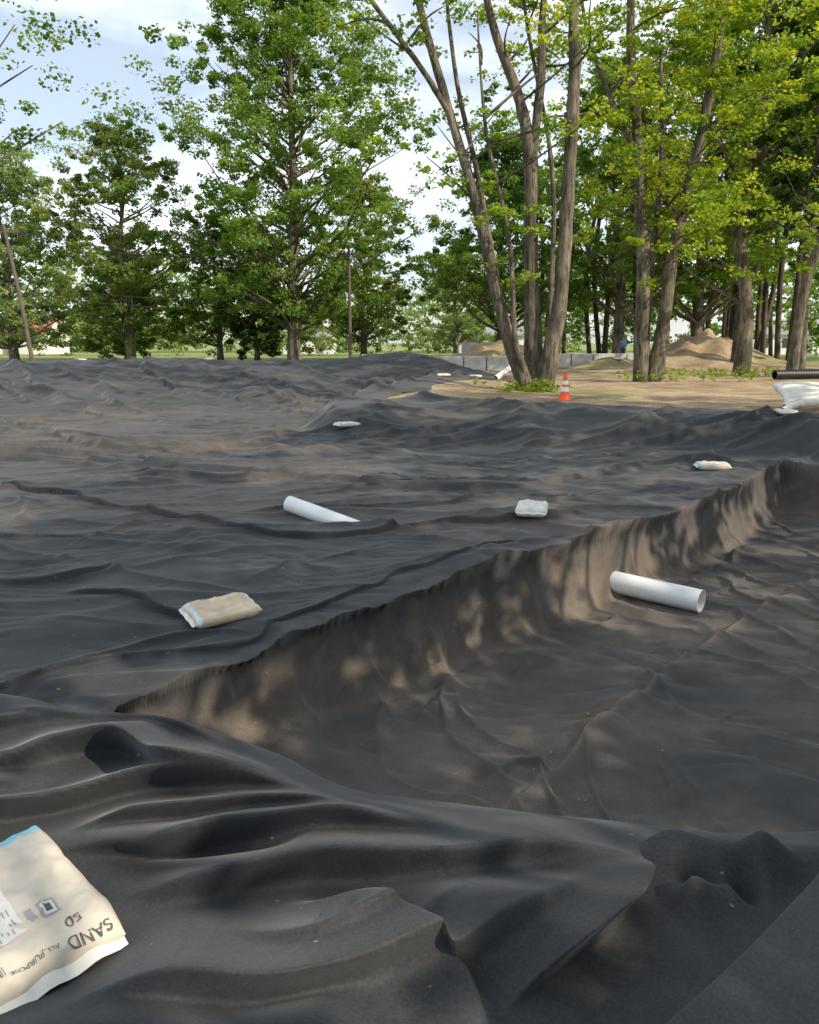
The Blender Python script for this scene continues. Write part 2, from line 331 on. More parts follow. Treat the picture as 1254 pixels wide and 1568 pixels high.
# ---------------------------------------------------------------- ground
ra=np.concatenate([[.01],np.exp(np.linspace(math.log(.5),math.log(70),420)),np.exp(np.linspace(math.log(75),math.log(3000),50))])
aa=np.radians(np.concatenate([np.linspace(-40,40,330,endpoint=False),np.linspace(40,320,140,endpoint=False)]))
GX=(ra[:,None]*np.sin(aa)).ravel();GY=(ra[:,None]*np.cos(aa)).ravel()
dR,iR,dS,iS,t1,dT,iT,dB,iB=pond(GX,GY)
g=terrain(GX,GY,dR,iR)
gin=rimz(GX,GY)-.4-2.2*S(dR/2.2)
fgm=S((3.2-GY)/.5)*S((7-np.abs(GX))/1.5)*S((GY-.25)/.3)
k=np.where(iR,1,np.maximum(S(1-dR/.45),fgm))
g=np.where(iR,gin,g*(1-k)+(rimz(GX,GY)-.4)*k)
dirt=S((62-GY)/8+.8*perlin(GX*.1,GY*.1,7))*S((GX+3+2*perlin(GX*.2,GY*.2,8))/3)*S((GY+20)/6)
dirt=np.maximum(dirt,S(1-(np.where(iR,0,dR)-1.2)/1.2))
dirt=np.clip(dirt,0,1)*(1-.5*S(perlin(GX*.25,GY*.25,9)*2-.4))
np_mesh('ground',np.stack([GX,GY,g],-1),grid_faces(len(ra),len(aa),True)[:,::-1],[M_GROUND],{'grass':('POINT',1-dirt)})
print('ground',time.time()-T0)
def gh(x,y):
    xx=np.array([float(x)]);yy=np.array([float(y)])
    d,_,_,_=seg_dist(xx,yy,RIM,True);i=inside(xx,yy,RIM);return float(terrain(xx,yy,d,i)[0])
# ---------------------------------------------------------------- trees
NL=0
class B:
    def __init__(s): s.V=[];s.F=[];s.M=[];s.T=[];s.Sm=[];s.n=0
    def put(s,V,F,mi,tint=0.,sm=True):
        s.V.append(V);s.F.append(F+s.n);s.n+=len(V);s.M.append(np.full(len(F),mi));s.T.append(np.full(len(F),tint) if np.isscalar(tint) else tint);s.Sm.append(np.full(len(F),sm))
    def tube(s,P,Rr,sides=8,mi=0,sub=4,wob=0.,seed=0):
        P=np.array(P,float);Q=smooth(P,sub) if sub>1 else P
        rad=np.interp(np.linspace(0,1,len(Q)),np.linspace(0,1,len(Rr)),Rr)
        T=np.gradient(Q,axis=0);T/=np.linalg.norm(T,axis=1)[:,None]+1e-9
        ref=np.array([1.,.13,0]) if abs(T[0][0])<.9 else np.array([0,1.,0])
        A=np.cross(T,ref);A/=np.linalg.norm(A,axis=1)[:,None]+1e-9;Bv=np.cross(T,A)
        th=np.linspace(0,2*np.pi,sides,endpoint=False)
        rg=np.random.default_rng(seed);rv=1+wob*rg.normal(0,1,(len(Q),sides))
        V=Q[:,None,:]+(rad[:,None]*rv)[...,None]*(np.cos(th)[None,:,None]*A[:,None,:]+np.sin(th)[None,:,None]*Bv[:,None,:])
        s.put(V.reshape(-1,3),grid_faces(len(Q),sides,True),mi)
    def leaves(s,C,size,rg,tint,mi=1,up=.5):
        global NL
        n=len(C);NL+=n;N=rg.normal(0,1,(n,3));N[:,2]+=up*np.sign(N[:,2]+.5)*1.5;N/=np.linalg.norm(N,axis=1)[:,None]
        D=rg.normal(0,1,(n,3));D-=N*(D*N).sum(1)[:,None];D/=np.linalg.norm(D,axis=1)[:,None];E=np.cross(N,D)
        l=(size*rg.uniform(.6,1.3,n))[:,None];w=l*rg.uniform(.32,.5,n)[:,None]
        V=np.stack([C-D*l*.5,C+E*w-N*l*.06,C+D*l*.5-N*l*.15,C-E*w-N*l*.06],1).reshape(-1,3)
        F=np.arange(n*4).reshape(n,4);s.put(V,F,mi,tint,False)
    def done(s,name,mats,parent=None):
        return np_mesh(name,np.concatenate(s.V),np.concatenate(s.F),mats,{'tint':('FACE',np.concatenate(s.T))},np.concatenate(s.M),np.concatenate(s.Sm),parent)
def clumps(b,C,rad,nl,size,rg,lobes=5,flatz=.6,tb=.5,tv=.18,up=.5):
    for c,r in zip(C,rad):
        k=rg.integers(3,lobes+1);t0=tb+rg.normal(0,tv)
        for j in range(k):
            o=rg.normal(0,1,3)*np.array([1,1,.6])*r*.7;rr_=r*rg.uniform(.35,.7);n=max(6,int(nl/k))
            d=rg.normal(0,1,(n,3));d/=np.linalg.norm(d,axis=1)[:,None];d*=(rg.uniform(0,1,n)**.5)[:,None]
            P=c+o+d*rr_*np.array([1,1,flatz])
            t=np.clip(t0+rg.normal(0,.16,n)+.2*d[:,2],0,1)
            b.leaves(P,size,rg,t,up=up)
def tree(name,x,y,Ht,Rc,cb,tr,leaf,nc=90,nl=330,size=.3,seed=0,barkm=None,prof=.6,limbs=True,tb=.5,lean=(0,0),gap=.0,flatz=.6,crad=.24):
    rg=np.random.default_rng(seed);b=B();z0=gh(x,y)-.1
    top=Ht*.93;P=[(x,y,z0)]
    for k in range(1,7):
        f=k/6;P.append((x+lean[0]*f+rg.normal(0,.012*Ht)*(f>.2),y+lean[1]*f+rg.normal(0,.012*Ht)*(f>.2),z0+top*f))
    P=np.array(P);b.tube(P,[tr*1.45,tr,tr*.9,tr*.7,tr*.5,tr*.3,tr*.08],10,wob=.05,seed=seed)
    C=[];rad=[];n=0
    while len(C)<nc and n<nc*20:
        n+=1
        f=rg.uniform(0,1);an=rg.uniform(0,2*np.pi)
        env=Rc*(np.sin(np.pi*(f*.93+.05)**prof)**.7)*(1+.5*perlin(np.array([math.cos(an)*1.3+seed]),np.array([math.sin(an)*1.3+f*3.2]),seed%20)[0]*1.4)
        r=env*rg.uniform(0,1)**.45
        zz=cb+(Ht-cb)*f
        if gap and perlin(np.array([math.cos(an)*r*.3+seed]),np.array([zz*.3+math.sin(an)*r*.2]),seed%17+3)[0]>gap: continue
        lx=np.interp(zz/Ht,np.linspace(0,1,7),P[:,0]);ly=np.interp(zz/Ht,np.linspace(0,1,7),P[:,1])
        C.append((lx+r*math.cos(an),ly+r*math.sin(an),z0+zz));rad.append(Rc*crad*rg.uniform(.6,1.35))
    C=np.array(C)
    for i,c in enumerate(C):
        if limbs and i%2==0:
            rad_=math.hypot(c[0]-x,c[1]-y);zs=max(cb*.6,c[2]-z0-rad_*rg.uniform(.5,1.0));f=min(zs/top,.95)
            p0=np.array([np.interp(f,np.linspace(0,1,7),P[:,k]) for k in range(3)])
            mid=p0*.5+c*.5+np.array([0,0,-.06*rad_])+rg.normal(0,.05*rad_+.05,3)
            r0=tr*(.42-.25*f);b.tube([p0,mid,c],[r0,r0*.55,r0*.12],5,sub=3)
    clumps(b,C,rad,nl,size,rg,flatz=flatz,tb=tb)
    return b.done(name,[barkm or M_BARK,leaf])
def fanclump(name,stems,extra,leaf,seed,cl,nl,size,tb=.6,bm=None):
    rg=np.random.default_rng(seed);b=B()
    for i,(P,rad) in enumerate(stems): b.tube(P,rad,14,wob=.06,seed=i,sub=7)
    ends=[]
    for i in range(extra):
        P,rad=stems[rg.integers(len(stems))];P=np.array(P,float);f=rg.uniform(.35,.95)
        p0=np.array([np.interp(f,np.linspace(0,1,len(P)),P[:,k]) for k in range(3)])
        an=rg.uniform(0,2*np.pi);L_=rg.uniform(1.2,3.6);e=p0+np.array([math.cos(an)*L_,math.sin(an)*L_,L_*rg.uniform(.1,.9)])
        r0=.05*rg.uniform(.6,1.2);b.tube([p0,(p0+e)/2+rg.normal(0,.15,3),e],[r0,r0*.6,r0*.2],5,sub=4);ends.append(e)
    C=[];rad=[]
    for e in ends: C.append(e);rad.append(rg.uniform(.45,.85))
    for (c,sp,n,r) in cl:
        for k in range(n): C.append(np.array(c)+rg.normal(0,1,3)*np.array(sp));rad.append(r*rg.uniform(.7,1.3))
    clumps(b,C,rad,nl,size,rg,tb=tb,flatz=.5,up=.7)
    return b.done(name,[bm or M_BARK,leaf])
by=25.
st=[([(3.75,by,-.1),(3.1,by-.1,1.5),(2.65,by-.2,2.97),(1.9,by-.2,5.8),(1.2,by,8.0),(.25,by,11.05),(-.6,by,14.5)],[.30,.20,.17,.15,.13,.10,.05]),
([(3.95,by+.2,-.1),(3.85,by+.3,2),(3.75,by+.4,3.9),(3.65,by+.4,6.7),(3.27,by+.4,8.5),(2.28,by+.4,11.05),(1.7,by+.4,15)],[.34,.26,.22,.2,.16,.11,.04]),
([(3.65,by+.4,6.4),(3.85,by+.3,9),(3.86,by+.3,11),(4.1,by,15)],[.15,.13,.1,.04]),
([(4.15,by,-.1),(4.4,by-.1,1.4),(4.62,by-.1,2.97),(4.75,by,6.7),(4.78,by,9.36),(4.7,by,11),(4.9,by,16)],[.36,.25,.22,.19,.17,.14,.05]),
([(1.2,by,8.0),(.5,by-.2,9.0),(-.32,by-.3,10),(-1.24,by-.4,11.1),(-2.4,by-.5,12.7)],[.09,.08,.07,.06,.03]),
([(3.4,by+.5,.8),(2.8,by+.7,3.2),(2.1,by+.8,6.5),(1.38,by+.8,9.36),(.9,by+.8,13)],[.10,.09,.08,.07,.03]),
([(3.6,by-.2,.5),(3.2,by-.4,1.8),(2.95,by-.5,4.5),(2.2,by-.5,7.5),(1.9,by-.5,10.5)],[.10,.08,.06,.05,.02]),
([(4.3,by+.3,2.),(4.45,by+.6,4),(4.3,by+.7,7),(3.4,by+.7,11),(3.1,by+.7,14)],[.09,.08,.07,.05,.02])]
fanclump('maple_tree',st,40,L_YEL,7,[((2,by,14),(2.6,2.2,1.3),45,.9),((1.5,by,8.5),(1.9,1.6,2.0),10,.5),((3.2,by,5.2),(.9,1,1.2),5,.4),((-1.5,by,12.2),(1.2,1,.7),8,.6)],140,.13,.5)
by=31.4
st=[([(9.15,by,-.1),(9.0,by,2),(8.92,by,4.55),(8.6,by,7),(8.4,by,9.17),(7.96,by,12.4),(7.8,by,18)],[.38,.27,.24,.22,.19,.15,.05]),
([(9.55,by-.1,-.1),(9.8,by-.1,2),(10.0,by,4.55),(10.4,by,7),(10.8,by,9.17),(11.3,by,13.5),(11.7,by,18)],[.36,.26,.23,.21,.18,.14,.05]),
([(9.3,by+.3,0),(9.35,by+.4,4),(9.5,by+.4,8),(9.2,by+.4,12)],[.16,.13,.1,.05]),
([(8.5,by,8.2),(7.4,by,10.2),(6.4,by,12.5),(5.9,by,15)],[.11,.09,.07,.03])]
fanclump('oak_tree',st,60,L_YEL,11,[((9.5,by-.5,15),(3.2,2.6,2.0),60,1.1),((10.5,by-.8,9.5),(2.6,1.8,2.4),46,.8),((12,by-1,6),(1.4,1.2,1.0),8,.6)],230,.14,.6)
tree('maple_tree',15.7,37.9,22,5.2,5.5,.30,L_YEL,nc=100,nl=260,size=.20,seed=21,tb=.4)
tree('maple_tree',-8.6,60,28.5,8.3,4.0,.40,L_GREEN,nc=340,nl=330,size=.22,seed=31,prof=.72,tb=.6,crad=.16)
tree('locust_tree',-21.5,62,17,5.8,3.0,.30,L_OLIVE,nc=140,nl=300,size=.22,seed=33,prof=.85,tb=.42,crad=.19)
tree('ash_tree',-16,68,12.5,4.2,2,.22,L_GREEN,nc=70,nl=260,size=.24,seed=35,tb=.6)
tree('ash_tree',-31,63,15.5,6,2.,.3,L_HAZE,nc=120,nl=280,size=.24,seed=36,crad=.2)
tree('ash_tree',-4.2,74,16.5,5.2,3,.25,L_OLIVE,nc=110,nl=260,size=.26,seed=37,crad=.2)
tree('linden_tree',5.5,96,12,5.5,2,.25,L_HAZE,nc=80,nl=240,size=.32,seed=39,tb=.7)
tree('maple_tree',7.0,62,16.5,6.0,4,.3,L_GREEN,nc=130,nl=280,size=.24,seed=41,tb=.62,crad=.2)
tree('maple_tree',15,58,20,6.5,5,.36,L_GREEN,nc=140,nl=280,size=.25,seed=43,tb=.65,crad=.2)
tree('maple_tree',22,62,25,7.0,5,.40,L_YEL,nc=140,nl=280,size=.27,seed=45,tb=.35,crad=.2)
tree('spruce_tree',-12.5,66,9,3.2,.8,.2,L_DARK,nc=70,nl=240,size=.26,seed=47,prof=.5,tb=.6)
tree('ash_tree',-26,74,11,4.5,1,.2,L_OLIVE,nc=80,nl=240,size=.28,seed=48,prof=.5)
tree('oak_tree',-15.2,21,13.5,6.4,5.5,.3,L_GREEN,nc=80,nl=200,size=.13,seed=51,gap=.25,tb=.6,crad=.17)
rgp=np.random.default_rng(60)
for i,(x,y,h) in enumerate([(17.2,36,24),(20.5,42,25),(24,46,26),(27.5,50,26),(22.5,39,24),(30,46,26),(26.5,56,26),(33,54,27),(19.5,48,22)]):
    tree('pine_tree',x,y,h,3.4,7+rgp.uniform(-1,3),.2,L_DARK,nc=55,nl=240,size=.26,seed=61+i,barkm=M_BARK if i<2 else M_BARKD,lean=(rgp.normal(0,.8)+(1.4 if i==0 else 0),0),tb=.5)
# shade trees standing behind / right of the viewer
for i,(x,y,h,r,cb,nc_) in enumerate([(10.8,1.6,12,4.5,4.2,54),(7.8,-3.6,12,5,4.2,84),(15,7.5,14,4.6,5,60),(20,12,16,5,5,60),(17,-3,17,5.5,6,54)]):
    tree('shade_tree',x,y,h,r,cb,.3,L_GREEN,nc=nc_,nl=180,size=.22,seed=81+i,crad=.22)
print('trees',time.time()-T0,NL)
rg=np.random.default_rng(90);b=B();C=[];rad=[]
for k in range(1000):
    x=rg.uniform(-125,145);y=128+rg.uniform(-6,22)+.05*abs(x)
    hh=(11.5+3*perlin(np.array([x*.06]),np.array([.5]),33)[0]*1.6)+(8 if x>22 else 0)+(2 if x<-30 else 0)-(3.5 if -3<x<14 else 0)
    C.append((x,y,hh*rg.uniform(.06,1)));rad.append(rg.uniform(1.4,2.8))
clumps(b,np.array(C),rad,95,.66,rg,tb=.45)
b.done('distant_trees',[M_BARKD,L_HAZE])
b=B();C=[];rad=[]
for k in range(210):
    x=rg.uniform(8,62);y=rg.uniform(68,92);C.append((x,y,rg.uniform(1.8,17)));rad.append(rg.uniform(1.3,2.4))
for k in range(30):
    x=rg.uniform(10,50);y=rg.uniform(58,85);b.tube([(x,y,0),(x+rg.normal(0,.4),y,8),(x+rg.normal(0,1),y,17)],[.22,.18,.12],6)
clumps(b,np.array(C),rad,180,.40,rg,tb=.55);b.done('woodland',[M_BARKD,L_GREEN])
b=B();C=[];rad=[]
for k in range(120):
    x=rg.uniform(-60,-3);C.append((x,rg.uniform(92,104),rg.uniform(.8,4.5)));rad.append(1.4)
for k in range(60):
    x=rg.uniform(-46,-5);C.append((x,rg.uniform(72,82),rg.uniform(1.6,6.5)));rad.append(1.2)
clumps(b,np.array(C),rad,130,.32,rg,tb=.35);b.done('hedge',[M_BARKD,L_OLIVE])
b=B();C=[];rad=[]
for cx,cy,n,sp in ((3.9,24.6,26,.55),(3.1,24.8,8,.4),(9.4,31,14,.6),(11.5,32,18,1.2),(13,36,22,1.8),(16,37,16,1.0)):
    for k in range(n): C.append((cx+rg.normal(0,sp),cy+rg.normal(0,.4),rg.uniform(.05,.32)));rad.append(.22)
clumps(b,np.array(C),rad,40,.08,rg,tb=.5);b.done('weeds',[M_BARKD,L_YEL])
print('mass',time.time()-T0,NL)
# ---------------------------------------------------------------- props
M_WHITE=simple('white_pvc',(.80,.81,.79),.35,.05,5)
M_BAG=simple('bag_paper',(.62,.55,.44),.6,.14,9,.25,14)
M_BAGT=simple('bag_kraft',(.60,.48,.33),.65,.22,7,.3,14)
M_BAGW=simple('bag_white',(.70,.68,.62),.55,.08,9,.25,14)
M_BLUE=simple('bag_blue',(.22,.52,.66),.5,.1,9)
M_BLUW=simple('bag_blue_white',(.50,.62,.66),.5,.25,22)
M_INK=simple('bag_ink',(.10,.10,.10),.7,.1,9)
M_INKG=simple('bag_ink_grey',(.36,.35,.33),.7,.1,9)
M_ORANGE=simple('cone_orange',(.85,.10,.02),.5,.08,9)
M_CONC=simple('concrete',(.50,.49,.46),.9,.2,2.5,.5,30)
M_BLACK=simple('black_plastic',(.015,.015,.016),.45,.2,9)
M_ROOFR=simple('roof_red',(.42,.12,.07),.8,.2,2)
M_ROOFG=simple('roof_grey',(.26,.25,.24),.8,.2,2)
M_WALL=simple('siding_white',(.74,.73,.69),.7,.05,2)
M_GLASS=simple('window_glass',(.05,.06,.07),.15,.1,2)
M_POLE=simple('pole_wood',(.12,.095,.08),.9,.2,3)
M_WIRE=simple('wire_black',(.03,.03,.03),.6,.1,3)
def box(bm,cx,cy,cz,sx,sy,sz,mi=0):
    r=bmesh.ops.create_cube(bm,size=1,matrix=Matrix.Translation((cx,cy,cz))@Matrix.Diagonal((sx,sy,sz,1)))
    for f in {f for v in r['verts'] for f in v.link_faces}:f.material_index=mi
def bm_obj(name,bm,mats,parent=None,bev=0):
    m=bpy.data.meshes.new(name);bm.to_mesh(m);bm.free()
    for k in mats:m.materials.append(k)
    o=link(bpy.data.objects.new(name,m),parent)
    if bev:
        md=o.modifiers.new('b','BEVEL');md.width=bev;md.segments=2
    return o
def bag(name,x,y,zb,rz,L=.54,Wd=.34,h=.10,seed=0,mats=None,tilt=(0,0),detail=False,stripe=True):
    rg=np.random.default_rng(seed);e=empty(name,(x,y,zb),rz);e.rotation_euler=(tilt[0],tilt[1],rz)
    nu,nv=64,44
    U,Vv=np.meshgrid(np.sin(np.linspace(-np.pi/2,np.pi/2,nu)),np.sin(np.linspace(-np.pi/2,np.pi/2,nv)))
    def envf(U,Vv): return np.clip(1-np.abs(U)**9,0,1)**.5*np.clip(1-np.abs(Vv)**9,0,1)**.5
    def top(U,Vv):
        env=envf(U,Vv)
        cr=.07*perlin(U*1.6+seed,Vv*1.6,5)*2+.06*perlin(U*5+seed,Vv*3,6)+.08*(np.exp(-(np.abs(perlin(U*2.2+seed,Vv*1.8,9))/.06)**1.2))
        return h*(.5+env*(.40+cr))
    def xy(U,Vv):
        k=1-.05*np.cos(Vv*1.5)*np.abs(U)**4;wv=1-.04*np.abs(U)**6+.04*perlin(U*2.5,Vv*0+seed,8)
        return U*L/2*k,Vv*Wd/2*wv
    x_,y_=xy(U,Vv);zt=top(U,Vv);zbm=h*(.5-.5*envf(U,Vv))
    V=np.concatenate([np.stack([x_,y_,zt],-1).reshape(-1,3),np.stack([x_,y_,zbm],-1).reshape(-1,3)])
    F=grid_faces(nv,nu);F=np.concatenate([F,F[:,::-1]+nu*nv])
    Uc=U.ravel()[F[:,0]%(nu*nv)]
    mi=np.zeros(len(F),int)
    if stripe: mi[(np.abs(Uc+.88)<.07)]=1
    np_mesh('sack_body',V,F,mats or [M_BAG,M_BLUE],None,mi,True,e)
    for sgn in (-1,1):
        vv=np.linspace(-1,1,16);xa=sgn*L/2*.985+0*vv;ya=vv*Wd/2*.93
        z1=h*.5+.006*np.sin(vv*9+seed);Va=np.stack([xa-sgn*.01,ya,z1+.003],-1);Vb=np.stack([xa+sgn*.022,ya,z1*.8],-1)
        np_mesh('end_seam',np.concatenate([Va,Vb]),grid_faces(2,16),[M_BAGW],None,None,True,e)
    if detail:
        def patch(u0,u1,v0,v1,mat,lift=.0015,nm='print'):
            uu,vv=np.meshgrid(np.linspace(u0,u1,12),np.linspace(v0,v1,8));a,b2=xy(uu,vv)
            np_mesh(nm,np.stack([a,b2,top(uu,vv)+lift],-1).reshape(-1,3),grid_faces(8,12),[mat],None,None,True,e)
        def text(s_,u,v,size,rot,mat):
            cu=bpy.data.curves.new('t','FONT');cu.body=s_;cu.size=size;o=bpy.data.objects.new('t',cu);scene.collection.objects.link(o)
            dg=bpy.context.evaluated_depsgraph_get();me=bpy.data.meshes.new_from_object(o.evaluated_get(dg));bpy.data.objects.remove(o)
            co=np.empty(len(me.vertices)*3,np.float32);me.vertices.foreach_get('co',co);co=co.reshape(-1,3)
            c,s2=math.cos(rot),math.sin(rot);xx=u*L/2+co[:,0]*c-co[:,1]*s2;yy=v*Wd/2+co[:,0]*s2+co[:,1]*c
            co[:,2]=top(np.clip(xx/(L/2),-1,1),np.clip(yy/(Wd/2),-1,1))+.003;co[:,0]=xx;co[:,1]=yy
            me.vertices.foreach_set('co',co.ravel());me.materials.append(mat);me.update()
            link(bpy.data.objects.new('lettering',me),e)
        patch(-.62,.52,-.86,-.10,M_BAGW,.001,'label')
        for c_ in range(3):
            for r_ in range(11):
                u0=-.58+c_*.37;v0=-.80+r_*.06
                patch(u0,u0+.33-.12*rg.random(),v0,v0+.018,M_INKG,.0022)
        patch(.28,.48,.15,.40,M_INKG,.0015);patch(.31,.45,.19,.36,M_BAGW,.0026);patch(.34,.42,.23,.32,M_INK,.0036);patch(.28,.48,-.02,.08,M_INKG)
        text('50',.62,.55,.04,-math.pi/2,M_INK)
        text('SAND',.86,.82,.042,-math.pi/2,M_INK);text('ALL-PURPOSE',.86,.10,.019,-math.pi/2,M_INK)
        for i in range(9): patch(.78,.88,-.86+i*.03,-.86+i*.03+.007+.009*(i%3==0),M_INK)
    return e
zb=max(lh(-1.0,1.8),lh(-.85,1.7),lh(-1.15,1.95),lh(-.95,1.65))-.01
bag('sand_bag',-1.035,1.80,zb,R(-43),L=.55,Wd=.35,h=.125,seed=3,detail=True,tilt=(R(2),R(5)))
def pbag(x,y,rz,seed,lift=0,ground=False,L=.52,Wd=.36,h=.105,**k):
    zz=gh(x,y)+.0 if ground else max(lh(x,y),lh(x+.12,y),lh(x-.12,y))-.02
    return bag('sand_bag',x,y,zz+lift,R(rz),seed=seed,h=h,L=L,Wd=Wd,**k)
pbag(-1.40,5.58,33,5,L=.50,Wd=.36,h=.10,tilt=(R(6),R(-3)),mats=[M_BAGT,M_BLUW])
pbag(1.43,9.0,78,6,mats=[M_BAGW,M_BAGW],h=.13)
pbag(4.95,12.75,-10,7,h=.12)
pbag(-1.4,17.6,35,8);pbag(.45,22.3,5,9);pbag(1.2,28.9,15,10,ground=True);pbag(2.6,31.4,0,11,ground=True);pbag(7.75,16.3,80,12,lift=.05,mats=[M_BAGW,M_BAGW])
for i,(x,y) in enumerate([(-19.2,36.6),(-15.8,38.6),(-12.9,39.6),(-10,40.0),(-2.2,39.9),(12.,46.)]): pbag(x,y,i*23,20+i,lift=.05,ground=True,mats=[M_BAGW,M_BAGW])
def pipe(name,p0,p1,r,mat,th=.012,ribs=False):
    p0=np.array(p0,float);p1=np.array(p1,float);b=B();n=120 if ribs else 6
    P=[p0+(p1-p0)*t for t in np.linspace(0,1,n)];rad=[r*(1+.06*(i%4<2)) if ribs else r for i in range(n)]
    b.tube(P,rad,40,sub=1);b.tube(P,[r-th]*n,40,sub=1)
    for e in (0,1):
        V1=b.V[0].reshape(n,40,3)[-e];V2=b.V[1].reshape(n,40,3)[-e]
        b.put(np.concatenate([V1,V2]),grid_faces(2,40,True),0,sm=False)
    return np_mesh(name,np.concatenate(b.V),np.concatenate(b.F),[mat],None,None,np.concatenate(b.Sm))
zf=max(lh(3.0,7.9),lh(2.9,8.0))
pipe('white_pipe',(2.10,8.66,zf+.14),(3.05,7.86,zf+.118),.122,M_WHITE,.009)
z1=lh(-1.40,9.12)
pipe('white_pipe',(-1.44,9.2,z1+.095),(-.12,8.42,-.665),.095,M_WHITE,.007)
pipe('white_pipe',(3.45,32.0,.12),(4.6,33.6,.75),.11,M_WHITE)
pipe('corrugated_pipe',(15.3,33.5,.2),(19,34.2,.22),.18,M_BLACK,.02,True)
pipe('corrugated_pipe',(16.2,34.4,.2),(19.6,35,.22),.18,M_BLACK,.02,True)
def lathe(bm,prof,seg=28):
    rings=[]
    for r,z_,mi in prof: rings.append([bm.verts.new((r*math.cos(2*math.pi*i/seg),r*math.sin(2*math.pi*i/seg),z_)) for i in range(seg)])
    for k in range(len(prof)-1):
        for i in range(seg):
            f=bm.faces.new((rings[k][i],rings[k][(i+1)%seg],rings[k+1][(i+1)%seg],rings[k+1][i]));f.material_index=prof[k][2];f.smooth=True
bm=bmesh.new();box(bm,0,0,.015,.36,.36,.03)
lathe(bm,[(.15,.03,0),(.135,.05,0),(.112,.24,1),(.094,.36,0),(.086,.42,1),(.071,.52,0),(.04,.70,0),(.032,.71,0),(.028,.66,0)])
o=bm_obj('traffic_cone',bm,[M_ORANGE,M_WHITE]);o.location=(4.16,21.3,gh(4.16,21.3));o.rotation_euler=(R(2),R(-1.5),.3)
def blocks(x0,x1,y,rows,name='concrete_block_wall',w=1.3,bh=.82):
    bm=bmesh.new();rg=np.random.default_rng(int(y*10));z0=gh((x0+x1)/2,y)-.05
    for r in range(rows):
        x=x0+(r%2)*w*.5
        while x<x1-r*w*.5:
            box(bm,x+w/2,y+rg.normal(0,.05),z0+bh*(r+.5),w-.06,.7,bh-.015);x+=w
    return bm_obj(name,bm,[M_CONC],bev=.03)
blocks(1.7,6.6,45,1);blocks(7.0,11.3,48,1);blocks(9.8,14.5,51,1);blocks(3.2,8.0,60,2)
def house(name,x,y,w,d,h,rh,roof,rz=0):
    e=empty(name,(x,y,gh(x,y)),rz)
    bm=bmesh.new();box(bm,0,0,h/2,w,d,h)
    for s_ in (-1,1):
        a=[bm.verts.new((s_*w/2,-d/2,h)),bm.verts.new((s_*w/2,d/2,h)),bm.verts.new((s_*w/2,0,h+rh))];bm.faces.new(a)
    bm_obj('walls',bm,[M_WALL],e)
    bm=bmesh.new();ov=.4
    for s_ in (-1,1):
        y1=s_*(d/2+ov);z1=h-rh*ov/(d/2)
        q_=[(-w/2-ov,y1,z1+.02),(w/2+ov,y1,z1+.02),(w/2+ov,0,h+rh+.05),(-w/2-ov,0,h+rh+.05)]
        lo=[bm.verts.new(k) for k in q_];hi=[bm.verts.new((k[0],k[1],k[2]+.15)) for k in q_]
        bm.faces.new(lo);bm.faces.new(hi)
        for i in range(4): bm.faces.new((lo[i],lo[(i+1)%4],hi[(i+1)%4],hi[i]))
    bm_obj('roof',bm,[roof],e)
    bm=bmesh.new();n=max(2,int(w/3))
    for i in range(n):
        if i==n//2: continue
        box(bm,-w/2+w*(i+.5)/n,-d/2-.02,1.5,1.1,.08,1.2)
    bm_obj('windows',bm,[M_GLASS],e)
    bm=bmesh.new();box(bm,-w/2+w*(n//2+.5)/n,-d/2-.03,1.05,1,.1,2.1);bm_obj('door',bm,[M_ROOFG],e)
house('ranch_house',-54,112,10,8,2.7,2.0,M_ROOFR);house('ranch_house',-14.5,118,7,7,2.4,1.0,M_ROOFG)
house('ranch_house',11.5,116,9,8,2.5,1.0,M_ROOFG);house('ranch_house',52,112,12,8,2.7,1.8,M_ROOFG)
e=empty('utility_pole',(-26.6,55,0));b=B();b.tube([(.8,0,-.3),(.4,0,4),(-.3,0,9.2)],[.15,.13,.10],12)
np_mesh('post',np.concatenate(b.V),np.concatenate(b.F),[M_POLE],parent=e)
bm=bmesh.new();box(bm,-.27,0,8.7,2.0,.1,.12)
for k in (-.9,0,.9): box(bm,-.27+k,0,8.84,.07,.07,.16)
bm_obj('crossarm',bm,[M_POLE],e,bev=.01)
b=B()
for (p0,p1,sag) in (((-26.9,55,8.9),(-4.2,57,7.6),.9),((-27.8,55,8.9),(-4.2,57.2,7.4),1.0),((-26.7,55,5.4),(-4.2,57,4.6),.6),((-26.7,55,4.9),(-4.2,57,4.1),.7),((-60,20,8.9),(-26.9,55,8.9),.9),((-60,20,5.2),(-26.7,55,5.4),.8)):
    p0=np.array(p0);p1=np.array(p1);t=np.linspace(0,1,24)[:,None];P=p0+(p1-p0)*t;P[:,2]-=(sag*4*t*(1-t))[:,0]
    b.tube(P,[.022]*24,5,sub=1)
np_mesh('power_lines',np.concatenate(b.V),np.concatenate(b.F),[M_WIRE])
e=empty('utility_pole',(-4.2,57.1,0));b=B();b.tube([(0,0,-.3),(0,0,4),(0,0,8.0)],[.13,.11,.09],12)
np_mesh('post',np.concatenate(b.V),np.concatenate(b.F),[M_POLE],parent=e)
bm=bmesh.new();box(bm,0,0,7.5,1.6,.1,.12);bm_obj('crossarm',bm,[M_POLE],e,bev=.01)
b=B();rg=np.random.default_rng(77)
for k in range(7):
    z0=.12+.05*k;y0=17.2+k*.22;P=[(8.1+.15*k,y0,z0-.05),(8.6,y0+.2,z0+.08),(9.3,y0+.1,z0+.12),(10.2,y0+rg.normal(0,.2),z0)]
    b.tube(P,[.07,.09,.09,.07],10,wob=.05,seed=k)
np_mesh('folded_hose',np.concatenate(b.V),np.concatenate(b.F),[M_BAGW])
